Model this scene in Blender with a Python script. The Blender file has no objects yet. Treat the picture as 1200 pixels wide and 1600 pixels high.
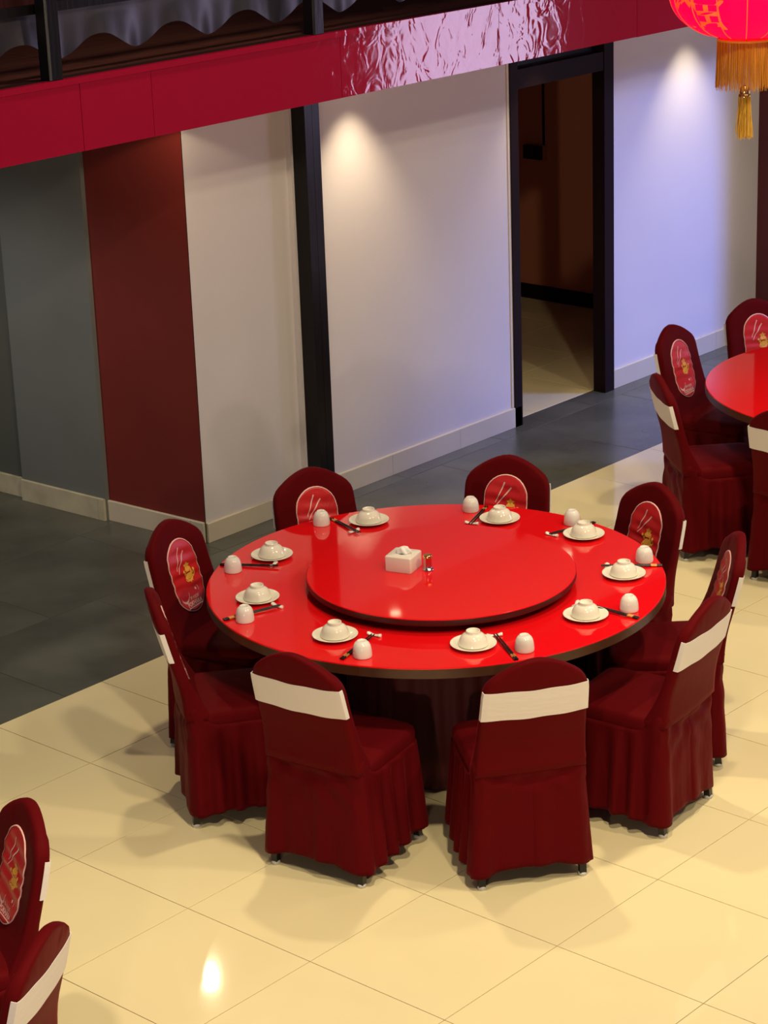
import bpy, bmesh, math, random
from math import sin, cos, pi, radians, sqrt, hypot, atan2
from mathutils import Matrix, Vector

random.seed(7)
SC = bpy.context.scene
C = SC.collection

# ------------------------------------------------------------------ camera
cam_data = bpy.data.cameras.new('camera')
cam = bpy.data.objects.new('camera', cam_data)
C.objects.link(cam)
cam_data.sensor_fit = 'VERTICAL'
cam_data.sensor_height = 24.0
cam_data.lens = 3554.8 * 24.0 / 1600.0
cam_data.clip_end = 200
_R = Matrix(((0.6614019, 0.2667515, -0.7009929), (-0.7492200, 0.1915059, -0.6340307), (-0.0348844, 0.9445470, 0.3265179)))
cam.matrix_world = Matrix.Translation((0, 0, 3.9767)) @ _R.to_4x4()
SC.camera = cam

# ------------------------------------------------------------------ world, exposure, lights
SC.view_settings.view_transform = 'Standard'
SC.view_settings.look = 'None'
SC.view_settings.gamma = 1.0
SC.view_settings.use_curve_mapping = False
SC.view_settings.exposure = 0.0
world = bpy.data.worlds.new('world')
SC.world = world
world.use_nodes = True
world.node_tree.nodes['Background'].inputs[0].default_value = (0.88, 0.78, 1.0, 1)
world.node_tree.nodes['Background'].inputs[1].default_value = 0.095

def aim(o, target):
    d = Vector(target) - o.location
    o.rotation_euler = d.to_track_quat('-Z', 'Y').to_euler()

def area(name, loc, target, size, power, color, size_y=None, shape='DISK'):
    l = bpy.data.lights.new(name, 'AREA')
    l.shape = shape if size_y is None else 'RECTANGLE'
    l.size = size
    if size_y: l.size_y = size_y
    l.energy = power
    l.color = color
    o = bpy.data.objects.new(name, l)
    C.objects.link(o)
    o.location = loc
    aim(o, target)
    return o

WARM = (1.0, 0.84, 0.55)
def spot(name, loc, target, power, color, size, blend, soft):
    l = bpy.data.lights.new(name, 'SPOT'); l.energy = power; l.color = color
    l.spot_size = radians(size); l.spot_blend = blend; l.shadow_soft_size = soft
    o = bpy.data.objects.new(name, l); C.objects.link(o); o.location = loc; aim(o, target)
    return o
# high ceiling lamps of the hall
for (x, y, z, p, r) in ((3.4, 0.4, 6.2, 210, 0.40), (7.6, -0.6, 6.2, 175, 0.40), (12.0, 1.5, 6.2, 40, .5)):
    area('hall_ceiling_lamp', (x, y, z), (x * .75 + 6.5 * .25, y * .6 + 5.2 * .4, 0), r, p, WARM)
# ceiling spotlights straight above the tables
for (x, y, z, p) in ((4.6, 3.2, 6.2, 620), (8.6, 3.6, 6.2, 620), (6.9, 6.4, 6.2, 420), (11.2, 5.4, 6.2, 380), (2.2, 4.6, 6.2, 420)):
    spot('hall_ceiling_spotlight', (x, y, z), (x * .94 + 6.5 * .06, y * .9 + 5.2 * .1, 0), p, WARM, 64, .7, .13)
# low warm wall lamp at the near end of the hall
area('hall_wall_lamp', (-1.5, 0.5, 1.75), (9.0, 7.5, 1.0), 0.22, 105, (1.0, 0.80, 0.62))
# bluish stage screen at the right-hand end of the hall and the blue stage lamp above it
area('stage_screen_light', (14.5, 2.4, 1.55), (10.5, 4.2, 1.3), 1.4, 64, (0.76, 0.64, 1.0), 1.5)
spot('stage_blue_lamp', (15.2, 2.4, 4.6), (11.5, 8.1, 0.20), 2700, (0.15, 0.26, 1.0), 34, 1.0, .75)

# ------------------------------------------------------------------ materials
MATS = {}
def mat(name, color, rough=0.5, metal=0.0, bump=0.0, bscale=40.0, var=0.0, vscale=3.0, coat=0.0, sheen=0.0,
        emis=None, estr=0.0, spec=0.5, stretch=None, coat_rough=0.03, detail=3.0):
    m = bpy.data.materials.new(name)
    m.use_nodes = True
    nt = m.node_tree
    b = nt.nodes['Principled BSDF']
    col = (*color, 1)
    b.inputs['Base Color'].default_value = col
    b.inputs['Roughness'].default_value = rough
    b.inputs['Metallic'].default_value = metal
    b.inputs['Specular IOR Level'].default_value = spec
    b.inputs['Coat Weight'].default_value = coat
    b.inputs['Coat Roughness'].default_value = coat_rough
    b.inputs['Sheen Weight'].default_value = sheen
    b.inputs['Sheen Roughness'].default_value = 0.35
    if sheen:
        b.inputs['Sheen Tint'].default_value = (min(1, color[0] * 6 + .1), color[1] * 4 + .04, color[2] * 4 + .04, 1)
    if emis:
        b.inputs['Emission Color'].default_value = (*emis, 1)
        b.inputs['Emission Strength'].default_value = estr
    if bump or var:
        tc = nt.nodes.new('ShaderNodeTexCoord')
        mp = nt.nodes.new('ShaderNodeMapping')
        nt.links.new(tc.outputs['Object'], mp.inputs[0])
        if stretch: mp.inputs['Scale'].default_value = stretch
    if bump:
        n = nt.nodes.new('ShaderNodeTexNoise')
        n.inputs['Scale'].default_value = bscale
        n.inputs['Detail'].default_value = detail
        nt.links.new(mp.outputs[0], n.inputs['Vector'])
        bp = nt.nodes.new('ShaderNodeBump')
        bp.inputs['Strength'].default_value = 1.0
        bp.inputs['Distance'].default_value = bump
        nt.links.new(n.outputs['Fac'], bp.inputs['Height'])
        nt.links.new(bp.outputs[0], b.inputs['Normal'])
    if var:
        n2 = nt.nodes.new('ShaderNodeTexNoise')
        n2.inputs['Scale'].default_value = vscale
        n2.inputs['Detail'].default_value = 6
        nt.links.new(mp.outputs[0], n2.inputs['Vector'])
        r = nt.nodes.new('ShaderNodeMapRange')
        r.inputs['From Min'].default_value = 0.3
        r.inputs['From Max'].default_value = 0.7
        r.inputs['To Min'].default_value = 1 - var
        r.inputs['To Max'].default_value = 1 + var
        nt.links.new(n2.outputs['Fac'], r.inputs['Value'])
        mx = nt.nodes.new('ShaderNodeVectorMath')
        mx.operation = 'SCALE'
        mx.inputs[0].default_value = color
        nt.links.new(r.outputs[0], mx.inputs['Scale'])
        nt.links.new(mx.outputs[0], b.inputs['Base Color'])
    MATS[name] = m
    return m

mat('cream_tile', (0.78, 0.67, 0.41), rough=0.07, var=0.035, vscale=1.3, bump=0.0004, bscale=2.5)
mat('grout', (0.14, 0.095, 0.05), rough=0.8)
mat('slate_tile', (0.088, 0.091, 0.078), rough=0.27, var=0.28, vscale=2.2, bump=0.0006, bscale=9)
mat('slate_grout', (0.12, 0.12, 0.11), rough=0.9)
mat('white_wall', (0.66, 0.615, 0.635), rough=0.75, bump=0.0008, bscale=3.0, var=0.015)
mat('red_wall', (0.17, 0.015, 0.011), rough=0.6, var=0.06, bump=0.0006, bscale=5)
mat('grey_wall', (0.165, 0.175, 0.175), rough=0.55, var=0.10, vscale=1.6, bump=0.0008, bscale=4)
mat('grey_wall_shaded', (0.10, 0.105, 0.095), rough=0.55, var=0.10, vscale=1.6, bump=0.0008, bscale=4)  # grey wall copy with the shade on the far-left recess put into its colour
mat('maroon_wall', (0.075, 0.006, 0.010), rough=0.6, var=0.05)
mat('base_tile', (0.62, 0.55, 0.43), rough=0.35, var=0.03)
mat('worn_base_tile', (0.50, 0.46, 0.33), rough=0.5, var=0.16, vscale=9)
mat('black_wood', (0.006, 0.005, 0.006), rough=0.30, spec=.22, bump=0.0008, bscale=12, stretch=(6, 6, .6))
mat('door_wood', (0.012, 0.005, 0.006), rough=0.5, spec=.12, bump=0.0006, bscale=12, stretch=(6, 6, .6))
mat('room_wall', (0.55, 0.19, 0.10), rough=0.8)
mat('soffit', (0.60, 0.55, 0.50), rough=0.8)
mat('brown_floor', (0.040, 0.011, 0.008), rough=0.5, spec=.2, var=0.3, vscale=4, stretch=(1, 8, 1))
mat('curtain', (0.06, 0.004, 0.006), rough=0.8, sheen=.2)
mat('table_red', (0.72, 0.005, 0.008), rough=0.045, coat=0.0, bump=0.00010, bscale=4, spec=.5)
mat('edge_wood', (0.060, 0.022, 0.009), rough=0.4, var=0.2, vscale=8)
mat('dark_edge', (0.035, 0.007, 0.006), rough=0.4)
mat('velvet', (0.092, 0.0032, 0.0048), rough=0.55, sheen=0.13, bump=0.0016, bscale=14, spec=.05, stretch=(1, 1, .45), detail=2)
mat('velvet_skirt', (0.088, 0.0031, 0.0048), rough=0.55, sheen=0.13, bump=0.014, bscale=5.5, spec=.05, stretch=(1.6, 1.6, .55), detail=3)
mat('cloth', (0.085, 0.005, 0.009), rough=0.7, sheen=0.2)
mat('sash', (0.76, 0.70, 0.68), rough=0.7, bump=0.0012, bscale=30, stretch=(.3, .3, 2))
mat('patch_red', (0.60, 0.012, 0.016), rough=0.38, bump=0.0006, bscale=30)
mat('print_white', (0.85, 0.52, 0.48), rough=0.5)
mat('print_gold', (0.80, 0.40, 0.05), rough=0.4, bump=.002, bscale=60)
mat('chair_leg', (0.008, 0.008, 0.008), rough=0.35)
mat('cap_metal', (0.55, 0.53, 0.50), rough=0.4)
mat('porcelain', (0.80, 0.75, 0.64), rough=0.10, spec=.5)
mat('cup_glaze', (0.78, 0.73, 0.68), rough=0.12)
mat('rest_glaze', (0.80, 0.76, 0.70), rough=0.15)
mat('lacquer', (0.010, 0.006, 0.006), rough=0.25)
mat('gold_band', (0.75, 0.36, 0.10), rough=0.3, metal=.6)
mat('box_white', (0.78, 0.70, 0.62), rough=0.3)
mat('tissue', (0.82, 0.80, 0.76), rough=0.9)
mat('steel', (0.60, 0.50, 0.45), rough=0.18, metal=1.0)
mat('brass', (0.85, 0.50, 0.18), rough=0.22, metal=1.0)
mat('lantern_silk', (0.55, 0.0, 0.05), rough=0.7, spec=.08, emis=(1.0, 0.0, 0.060), estr=0.95)
mat('lantern_gold', (0.85, 0.16, 0.03), rough=0.4, emis=(1.0, 0.055, 0.015), estr=0.70)
mat('fringe_gold', (0.66, 0.26, 0.015), rough=0.55, emis=None)
mat('tassel_gold', (0.72, 0.40, 0.04), rough=0.5)
mat('valance_satin', (0.030, 0.028, 0.045), rough=0.36, spec=.6, bump=0.002, bscale=6)
mat('lamp_glass', (1, .9, .7), rough=.3, emis=(1.0, 0.80, 0.50), estr=9)
mat('lamp_rim', (.7, .7, .7), rough=.4)

for q in ('velvet', 'velvet_skirt'): MATS[q].node_tree.nodes['Principled BSDF'].inputs['Specular Tint'].default_value = (1, .30, .28, 1)
# vinyl wrapped fascia: glossy, crumpled film
m = mat('fascia_vinyl', (0.30, 0.002, 0.026), rough=0.06, spec=.5)
nt = m.node_tree
b = nt.nodes['Principled BSDF']
tc = nt.nodes.new('ShaderNodeTexCoord')
mp = nt.nodes.new('ShaderNodeMapping'); mp.inputs['Scale'].default_value = (1, 1, .8)
nt.links.new(tc.outputs['Object'], mp.inputs[0])
n1 = nt.nodes.new('ShaderNodeTexNoise'); n1.inputs['Scale'].default_value = 10; n1.inputs['Detail'].default_value = 2
n1.inputs['Distortion'].default_value = 1.2
n3 = nt.nodes.new('ShaderNodeTexNoise'); n3.inputs['Scale'].default_value = 1.1; n3.inputs['Detail'].default_value = 1
nt.links.new(mp.outputs[0], n1.inputs['Vector']); nt.links.new(mp.outputs[0], n3.inputs['Vector'])
sx = nt.nodes.new('ShaderNodeSeparateXYZ'); nt.links.new(tc.outputs['Object'], sx.inputs[0])
d1 = nt.nodes.new('ShaderNodeMath'); d1.operation = 'SUBTRACT'; d1.inputs[1].default_value = 8.85; nt.links.new(sx.outputs['X'], d1.inputs[0])
d2 = nt.nodes.new('ShaderNodeMath'); d2.operation = 'ABSOLUTE'; nt.links.new(d1.outputs[0], d2.inputs[0])
d3 = nt.nodes.new('ShaderNodeMapRange'); d3.inputs['From Min'].default_value = .35; d3.inputs['From Max'].default_value = .75; d3.inputs['To Min'].default_value = .9; d3.inputs['To Max'].default_value = .10; nt.links.new(d2.outputs[0], d3.inputs['Value'])
rg = nt.nodes.new('ShaderNodeMapRange'); rg.inputs['From Min'].default_value = .42; rg.inputs['From Max'].default_value = .62
nt.links.new(n3.outputs['Fac'], rg.inputs['Value'])
mu = nt.nodes.new('ShaderNodeMath'); mu.operation = 'MULTIPLY'
rgm = nt.nodes.new('ShaderNodeMath'); rgm.operation = 'MULTIPLY_ADD'; rgm.inputs[1].default_value = .30
nt.links.new(rg.outputs[0], rgm.inputs[0]); nt.links.new(d3.outputs[0], rgm.inputs[2])
nt.links.new(n1.outputs['Fac'], mu.inputs[0]); nt.links.new(rgm.outputs[0], mu.inputs[1])
bp = nt.nodes.new('ShaderNodeBump'); bp.inputs['Distance'].default_value = 0.0030; bp.inputs['Strength'].default_value = 1
nt.links.new(mu.outputs[0], bp.inputs['Height']); nt.links.new(bp.outputs[0], b.inputs['Normal'])

# ------------------------------------------------------------------ helpers
class MB:
    def __init__(s): s.v = []; s.f = []
    def box(s, x0, y0, z0, x1, y1, z1):
        n = len(s.v)
        s.v += [(x0, y0, z0), (x1, y0, z0), (x1, y1, z0), (x0, y1, z0), (x0, y0, z1), (x1, y0, z1), (x1, y1, z1), (x0, y1, z1)]
        s.f += [tuple(n + i for i in q) for q in ((3, 2, 1, 0), (4, 5, 6, 7), (0, 1, 5, 4), (1, 2, 6, 5), (2, 3, 7, 6), (3, 0, 4, 7))]
        return s
    def bevel_box(s, x0, y0, z0, x1, y1, z1, b=.001):
        n = len(s.v)
        s.v += [(x0, y0, z0), (x1, y0, z0), (x1, y1, z0), (x0, y1, z0), (x0, y0, z1 - b), (x1, y0, z1 - b), (x1, y1, z1 - b), (x0, y1, z1 - b),
                (x0 + b, y0 + b, z1), (x1 - b, y0 + b, z1), (x1 - b, y1 - b, z1), (x0 + b, y1 - b, z1)]
        s.f += [tuple(n + i for i in q) for q in ((0, 1, 5, 4), (1, 2, 6, 5), (2, 3, 7, 6), (3, 0, 4, 7), (4, 5, 9, 8), (5, 6, 10, 9), (6, 7, 11, 10), (7, 4, 8, 11), (8, 9, 10, 11), (3, 2, 1, 0))]
        return s
    def prism(s, poly, z0, z1):
        n = len(s.v); k = len(poly)
        s.v += [(x, y, z0) for x, y in poly] + [(x, y, z1) for x, y in poly]
        s.f.append(tuple(n + k + i for i in range(k))); s.f.append(tuple(n + k - 1 - i for i in range(k)))
        for i in range(k):
            j = (i + 1) % k
            s.f.append((n + i, n + j, n + k + j, n + k + i))
        return s
    def lathe(s, prof, n=32, cx=0, cy=0, cz=0, close=False):
        b0 = len(s.v); m_ = len(prof)
        for i in range(n):
            a = 2 * pi * i / n
            for r, z in prof: s.v.append((cx + r * cos(a), cy + r * sin(a), cz + z))
        for i in range(n):
            j = (i + 1) % n
            for k in range(m_ - 1):
                s.f.append((b0 + i * m_ + k, b0 + j * m_ + k, b0 + j * m_ + k + 1, b0 + i * m_ + k + 1))
        if prof[0][0] > 1e-6: s.f.append(tuple(b0 + i * m_ for i in reversed(range(n))))
        if prof[-1][0] > 1e-6: s.f.append(tuple(b0 + i * m_ + m_ - 1 for i in range(n)))
        return s
    def tube(s, pts, rad, n=8, caps=True):
        b0 = len(s.v); P = [Vector(p) for p in pts]
        if not hasattr(rad, '__len__'): rad = [rad] * len(P)
        up = Vector((0, 0, 1))
        for i, p in enumerate(P):
            t = (P[min(i + 1, len(P) - 1)] - P[max(i - 1, 0)]).normalized()
            a = t.cross(up)
            if a.length < 1e-3: a = t.cross(Vector((0, 1, 0)))
            a.normalize(); b = t.cross(a)
            for k in range(n):
                q = p + (a * cos(2 * pi * k / n) + b * sin(2 * pi * k / n)) * rad[i]
                s.v.append(tuple(q))
        for i in range(len(P) - 1):
            for k in range(n):
                j = (k + 1) % n
                s.f.append((b0 + i * n + k, b0 + i * n + j, b0 + (i + 1) * n + j, b0 + (i + 1) * n + k))
        if caps:
            s.f.append(tuple(b0 + k for k in range(n)))
            s.f.append(tuple(b0 + (len(P) - 1) * n + k for k in reversed(range(n))))
        return s
    def grid(s, rows, closed_u=False):
        b0 = len(s.v); m_ = len(rows[0])
        for r in rows: s.v += [tuple(p) for p in r]
        for i in range(len(rows) - 1):
            for k in range(m_ if closed_u else m_ - 1):
                j = (k + 1) % m_
                s.f.append((b0 + i * m_ + k, b0 + i * m_ + j, b0 + (i + 1) * m_ + j, b0 + (i + 1) * m_ + k))
        return s
    def mesh(s, name, m, smooth=False, angle=None):
        me = bpy.data.meshes.new(name)
        me.from_pydata(s.v, [], s.f)
        bm = bmesh.new(); bm.from_mesh(me)
        bmesh.ops.remove_doubles(bm, verts=bm.verts, dist=1e-6)
        bmesh.ops.recalc_face_normals(bm, faces=bm.faces)
        bm.to_mesh(me); bm.free()
        me.materials.append(MATS[m])
        if smooth:
            me.polygons.foreach_set('use_smooth', [True] * len(me.polygons))
            if angle: me.set_sharp_from_angle(angle=radians(angle))
        me.update()
        return me
    def build(s, name, m, parent=None, smooth=False, angle=None):
        return link(name, s.mesh(name, m, smooth, angle), parent)

def link(name, data, parent=None):
    o = bpy.data.objects.new(name, data)
    C.objects.link(o)
    if parent: o.parent = parent
    return o
def tag(o, label, cat, group=None):
    o['label'] = label; o['category'] = cat
    if group: o['group'] = group
    return o
def thing(name, label, cat, loc=(0, 0, 0), rotz=0, group=None):
    o = link(name, None); o.location = loc; o.rotation_euler = (0, 0, rotz)
    return tag(o, label, cat, group)
def struct(o):
    o['kind'] = 'structure'; return o
def copy_tree(o, parent=None):
    c = o.copy(); C.objects.link(c); c.parent = parent
    for ch in [x for x in CHILDREN.get(o.name, [])]:
        copy_tree(ch, c)
    return c
CHILDREN = {}
def reg_children(root):
    for o in list(C.objects):
        if o.parent: CHILDREN.setdefault(o.parent.name, [])
    CHILDREN.clear()
    for o in list(C.objects):
        if o.parent: CHILDREN.setdefault(o.parent.name, []).append(o)

# ------------------------------------------------------------------ floors
EDGE = 7.221           # where the cream tiles meet the slate
GX, GY, T = 4.8687, 7.221, 0.6
floor = struct(MB().box(-1.5, -2.0, -.12, 16.5, EDGE, -.0035).build('floor', 'grout'))
tile_me = MB().bevel_box(.0015, .0015, -.004, T - .0015, T - .0015, 0, .0008).mesh('tile', 'cream_tile')
for i in range(-4, 15):
    for j in range(1, 11):
        o = link('tile', tile_me, floor)
        o.location = (GX + i * T, GY - j * T, 0)
# slate strip and the slate floor of the passage to the left
sl = struct(MB().box(-1.5, EDGE, -.12, 7.9, 13.0, -.0035).box(7.9, EDGE, -.12, 16.5, 8.20, -.0035).build('floor_slate', 'slate_grout'))
sl['label'] = 'dark slate floor between the cream tiles and the walls'
SX, SY = .87, .779
slate_me = MB().bevel_box(.0012, .0012, -.004, SX - .0012, SY - .0012, 0, .0012).mesh('tile', 'slate_tile')
def slate(x0, y0, x1, y1):
    key = (round(x1 - x0, 3), round(y1 - y0, 3))
    if key not in SL:
        SL[key] = MB().bevel_box(.0012, .0012, -.004, key[0] - .0012, key[1] - .0012, 0, .0012).mesh('tile', 'slate_tile')
    o = link('tile', SL[key], sl); o.location = (x0, y0, 0)
SL = {}
for j in range(0, 6):
    y0 = EDGE + j * SY; y1 = y0 + SY
    x = (5.86 if j % 2 == 0 else 6.44) - 3 * SX
    while x < 13.2:
        a, b_ = x, x + SX
        x += SX
        if j == 0: slate(a, y0, b_, y1)
        elif a < 7.60:
            slate(a, y0, min(b_, 7.60), y1)
            if j == 1 and b_ > 7.60: slate(7.60, y0, b_, 8.195)
        elif j == 1: slate(a, y0, b_, 8.195)
room_floor = struct(MB().box(9.0, 8.20, -.12, 12.95, 11.2, -.0035).build('floor_back_room', 'grout'))
for i in range(0, 6):
    for j in range(0, 4):
        o = link('tile', tile_me, room_floor); o.location = (9.27 + i * T, 8.203 + j * T, 0)

# ------------------------------------------------------------------ walls
ZC = 2.352             # soffit under the gallery
def wall(name, m, poly, z0=0, z1=ZC + .01):
    return struct(MB().prism(poly, z0, z1).build(name, m))
wall('wall_back', 'white_wall', [(7.634, 8.150), (8.36, 8.150), (8.36, 8.32), (7.80, 8.32)])
wall('wall_back_centre', 'white_wall', [(8.36, 8.115), (10.150, 8.115), (10.150, 8.185), (8.36, 8.185)])
wall('wall_back_right', 'white_wall', [(11.140, 8.120), (12.80, 8.120), (12.80, 8.185), (11.140, 8.185)])
wall('wall_left_red', 'red_wall', [(7.631, 8.152), (7.80, 8.325), (7.80, 8.842), (7.588, 8.842)])
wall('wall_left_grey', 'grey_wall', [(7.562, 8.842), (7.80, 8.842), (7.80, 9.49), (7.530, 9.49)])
wall('wall_left_recess', 'grey_wall_shaded', [(7.565, 9.49), (7.80, 9.49), (7.80, 12.5), (7.45, 12.5)])
wall('wall_right', 'maroon_wall', [(12.785, 7.28), (13.4, 7.28), (13.4, 8.119), (12.785, 8.119)], 0, 2.36)
wall('wall_passage_end', 'grey_wall', [(2.0, 12.5), (7.8, 12.5), (7.8, 12.65), (2.0, 12.65)])
# back room
wall('wall_back_room_right', 'room_wall', [(12.75, 8.186), (12.90, 8.186), (12.90, 11.2), (12.75, 11.2)], 0, 2.6)
wall('wall_back_room_end', 'room_wall', [(8.9, 11.1), (12.75, 11.1), (12.75, 11.2), (8.9, 11.2)], 0, 2.6)
wall('wall_back_room_left', 'room_wall', [(8.9, 8.32), (9.0, 8.32), (9.0, 11.1), (8.9, 11.1)], 0, 2.6)
struct(MB().box(12.735, 8.19, 0, 12.749, 11.09, .105).build('baseboard_back_room', 'door_wood'))
# white corner bead of the wall next to the doorway
struct(MB().box(10.135, 8.108, .125, 10.152, 8.114, ZC).build('trim_1', 'box_white'))

# baseboards made of tile pieces
def baseboard(name, p0, p1, m, h=.106, t=.014, step=.6, start=0.0):
    a, b = Vector((*p0, 0)), Vector((*p1, 0))
    L = (b - a).length; d = (b - a) / L; n = Vector((d.y, -d.x, 0))
    root = struct(MB().prism([tuple((a)[:2]), tuple((b)[:2]), tuple((b + n * (t * .55))[:2]), tuple((a + n * (t * .55))[:2])], 0.001, h - .003).build(name, 'worn_base_tile'))
    x = -start
    while x < L - 1e-4:
        s0, s1 = max(x, 0) + .001, min(x + step, L) - .001
        if s1 - s0 > .01:
            q = [a + d * s0, a + d * s1, a + d * s1 + n * t, a + d * s0 + n * t]
            q2 = [a + d * s0, a + d * s1, a + d * s1 + n * (t - .004), a + d * s0 + n * (t - .004)]
            mb = MB()
            mb.v = [(*p[:2], .001) for p in q] + [(*p[:2], h - .004) for p in q] + [(*p[:2], h) for p in q2]
            mb.f = [(0, 1, 5, 4), (1, 2, 6, 5), (2, 3, 7, 6), (3, 0, 4, 7), (4, 5, 9, 8), (5, 6, 10, 9), (6, 7, 11, 10), (7, 4, 8, 11), (8, 9, 10, 11), (3, 2, 1, 0)]
            mb.build('tile', m, root)
        x += step
    return root
baseboard('baseboard_back', (7.634, 8.149), (8.285, 8.149), 'base_tile')
baseboard('baseboard_back_centre', (8.50, 8.114), (10.215, 8.114), 'base_tile', h=.122, start=.05, step=.594)
baseboard('baseboard_back_right', (11.095, 8.119), (12.78, 8.119), 'base_tile', h=.122)
baseboard('baseboard_left_red', (7.586, 8.842), (7.629, 8.152), 'base_tile', h=.112)
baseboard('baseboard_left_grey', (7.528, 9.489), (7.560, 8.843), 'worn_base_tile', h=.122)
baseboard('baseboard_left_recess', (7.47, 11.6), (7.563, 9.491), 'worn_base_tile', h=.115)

# black timber posts and door case against the long wall
def post_box(name, m, x0, x1, y0, y1, z1, groove=None):
    mb = MB()
    if groove:
        mb.box(x0, y0, .001, groove - .004, y1, z1); mb.box(groove + .004, y0 + .006, .001, x1, y1, z1)
        mb.box(groove - .004, y0 + .012, .001, groove + .004, y1, z1)
    else: mb.box(x0, y0, .001, x1, y1, z1)
    return mb.build(name, m)
pp = post_box('timber_post', 'black_wood', 8.375, 8.49, 8.02, 8.114, ZC - .001, 8.433)
tag(pp, 'tall black timber post against the white wall behind the round table', 'post')
dr = struct(MB().box(10.152, 8.10, .001, 10.222, 8.185, ZC).build('door_1', 'door_wood'))      # left jamb
def dpart(name, bx, m='door_wood'):
    return MB().box(*bx).build(name, m, dr)
dpart('jamb', (11.045, 8.095, .001, 11.139, 8.185, ZC))
dpart('header', (10.222, 8.10, 1.995, 11.045, 8.185, 2.105))
dpart('transom_panel', (10.222, 8.16, 2.105, 11.045, 8.19, ZC), 'black_wood')
dpart('transom_bead', (10.222, 8.15, 2.105, 11.045, 8.16, 2.112))
# junction box with a conduit on the wall inside the back room
jb = thing('junction_box', 'small black box below a thin conduit on the wall inside the doorway', 'electrical box', (12.749, 9.95, 1.075))
MB().box(-.045, -.078, -.048, 0, .078, .048).build('box_body', 'lacquer', jb)
MB().box(-.02, -.105, -.050, 0, -.078, .052).build('side_plate', 'room_wall', jb)
MB().box(-.012, -.084, .052, 0, -.072, 1.24).build('conduit', 'door_wood', jb)

# ------------------------------------------------------------------ gallery above
struct(MB().box(4.0, 7.24, ZC, 16.0, 13.0, ZC + .02).build('ceiling', 'soffit'))
gf = struct(MB().box(4.0, 7.30, ZC + .03, 16.0, 13.0, 2.640).build('floor_gallery', 'door_wood'))
k = 0
x = 4.05
while x < 15.9:
    MB().bevel_box(x, 7.30, 2.640, min(x + .62, 15.98), 9.15, 2.650, .002).build('plank', 'brown_floor', gf)
    x += .624
fs = struct(MB().box(4.0, 7.232, ZC - .001, 16.0, 7.295, 2.636).build('trim_2', 'red_wall'))
seams = [4.0, 5.1, 6.21, 6.61, 7.80, 8.97, 10.15, 11.35, 12.55, 13.75, 16.0]
for a, b2 in zip(seams[:-1], seams[1:]):
    off = random.uniform(0, .0015)
    MB().box(a + .0015, 7.221 - off, ZC - .003 - random.uniform(0, .002), b2 - .0015, 7.233, 2.628).build('fascia_panel', 'fascia_vinyl', fs)
MB().box(4.0, 7.214, 2.629, 16.0, 7.245, 2.655).build('edge_trim', 'fascia_vinyl', fs)
MB().box(4.0, 7.246, 2.637, 16.0, 7.299, 2.656).build('edge_strip', 'door_wood', fs)
struct(MB().box(5.0, 9.16, 2.64, 16.0, 9.22, 5.6).build('wall_gallery', 'maroon_wall'))

# railing
rl = thing('railing', 'black timber railing along the edge of the red gallery', 'railing', (0, 7.26, 2.656))
for px in (4.52, 6.10, 7.67, 9.24, 10.81, 12.38):
    mb = MB()
    w = .036
    poly = [(-w, -w + .008), (-w + .008, -w), (w - .008, -w), (w, -w + .008), (w, w - .008), (w - .008, w), (-w + .008, w), (-w, w - .008)]
    mb.prism([(px + a, b2) for a, b2 in poly], 0, 1.05)
    mb.build('post', 'black_wood', rl)
MB().box(4.3, -.03, 1.05, 12.7, .03, 1.10).build('handrail', 'black_wood', rl)
MB().box(4.3, .05, .262, 12.7, .075, .300).build('lower_rail', 'black_wood', rl)
# scalloped valance hanging behind the posts
rows = []
NX = 860
for r in range(9):
    row = []
    t = r / 8
    for i in range(NX + 1):
        xx = 4.35 + 8.0 * i / NX
        ph = 2 * pi * (xx - 6.680) / .4325
        zb = 2.714 + .0415 * (1 - cos(ph))
        zt = 2.915
        z = zt + (zb - zt) * t
        y = 7.375 + .016 * t * sin(ph + .6) + .004 * t * sin(3 * ph + 1)
        row.append((xx, y - .015, z))
    rows.append(row)
mb = MB().grid(rows)
rows2 = [[(p[0], p[1] + .003, p[2]) for p in r] for r in rows]
mb.grid(rows2)
va = mb.build('valance', 'valance_satin', None, True)
tag(va, 'dark satin valance with a scalloped lower edge hanging behind the gallery posts', 'valance')
# curtain on the gallery
rows = []
for z in (2.66, 3.4, 4.2, 5.2):
    rows.append([(5.6 + i * .02, 9.02 + .045 * sin(i * .02 * 2 * pi / .17) + .015 * sin(i * .13), z) for i in range(0, 380)])
cu = MB().grid(rows).build('curtain', 'curtain', None, True)
tag(cu, 'dark red pleated curtain at the back of the gallery', 'curtain')

# downlights in the soffit
DL = [(7.275, 7.96, 15), (8.80, 7.90, 58), (10.38, 7.90, 30), (11.92, 7.88, 54), (13.9, 7.9, 20)]
for i, (x, y, p) in enumerate(DL):
    t = thing('downlight', ['recessed downlight in the soffit before the red wall', 'recessed downlight in the soffit by the black timber post',
                            'recessed downlight in the soffit before the doorway', 'recessed downlight in the soffit right of the doorway',
                            'recessed downlight in the soffit beyond the maroon pillar'][i], 'downlight', (x, y, ZC - .001), 0, 'downlights under the gallery')
    MB().lathe([(.052, 0), (.052, -.006), (.040, -.008), (.040, -.001)], 24).build('rim', 'lamp_rim', t, True, 30)
    MB().lathe([(.0005, -.004), (.030, -.004), (.030, -.001)], 20).build('lamp_lens', 'lamp_glass', t)
    l = bpy.data.lights.new('downlight_lamp', 'SPOT'); l.energy = p; l.color = (1.0, .80, .50) if i != 3 else (1.0, .86, .58)
    l.spot_size = radians(133 if i == 0 else 80); l.spot_blend = .12 if i == 0 else .8; l.shadow_soft_size = .03
    o = link('downlight_lamp', l); o.location = (x, y, ZC - .012)

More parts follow.
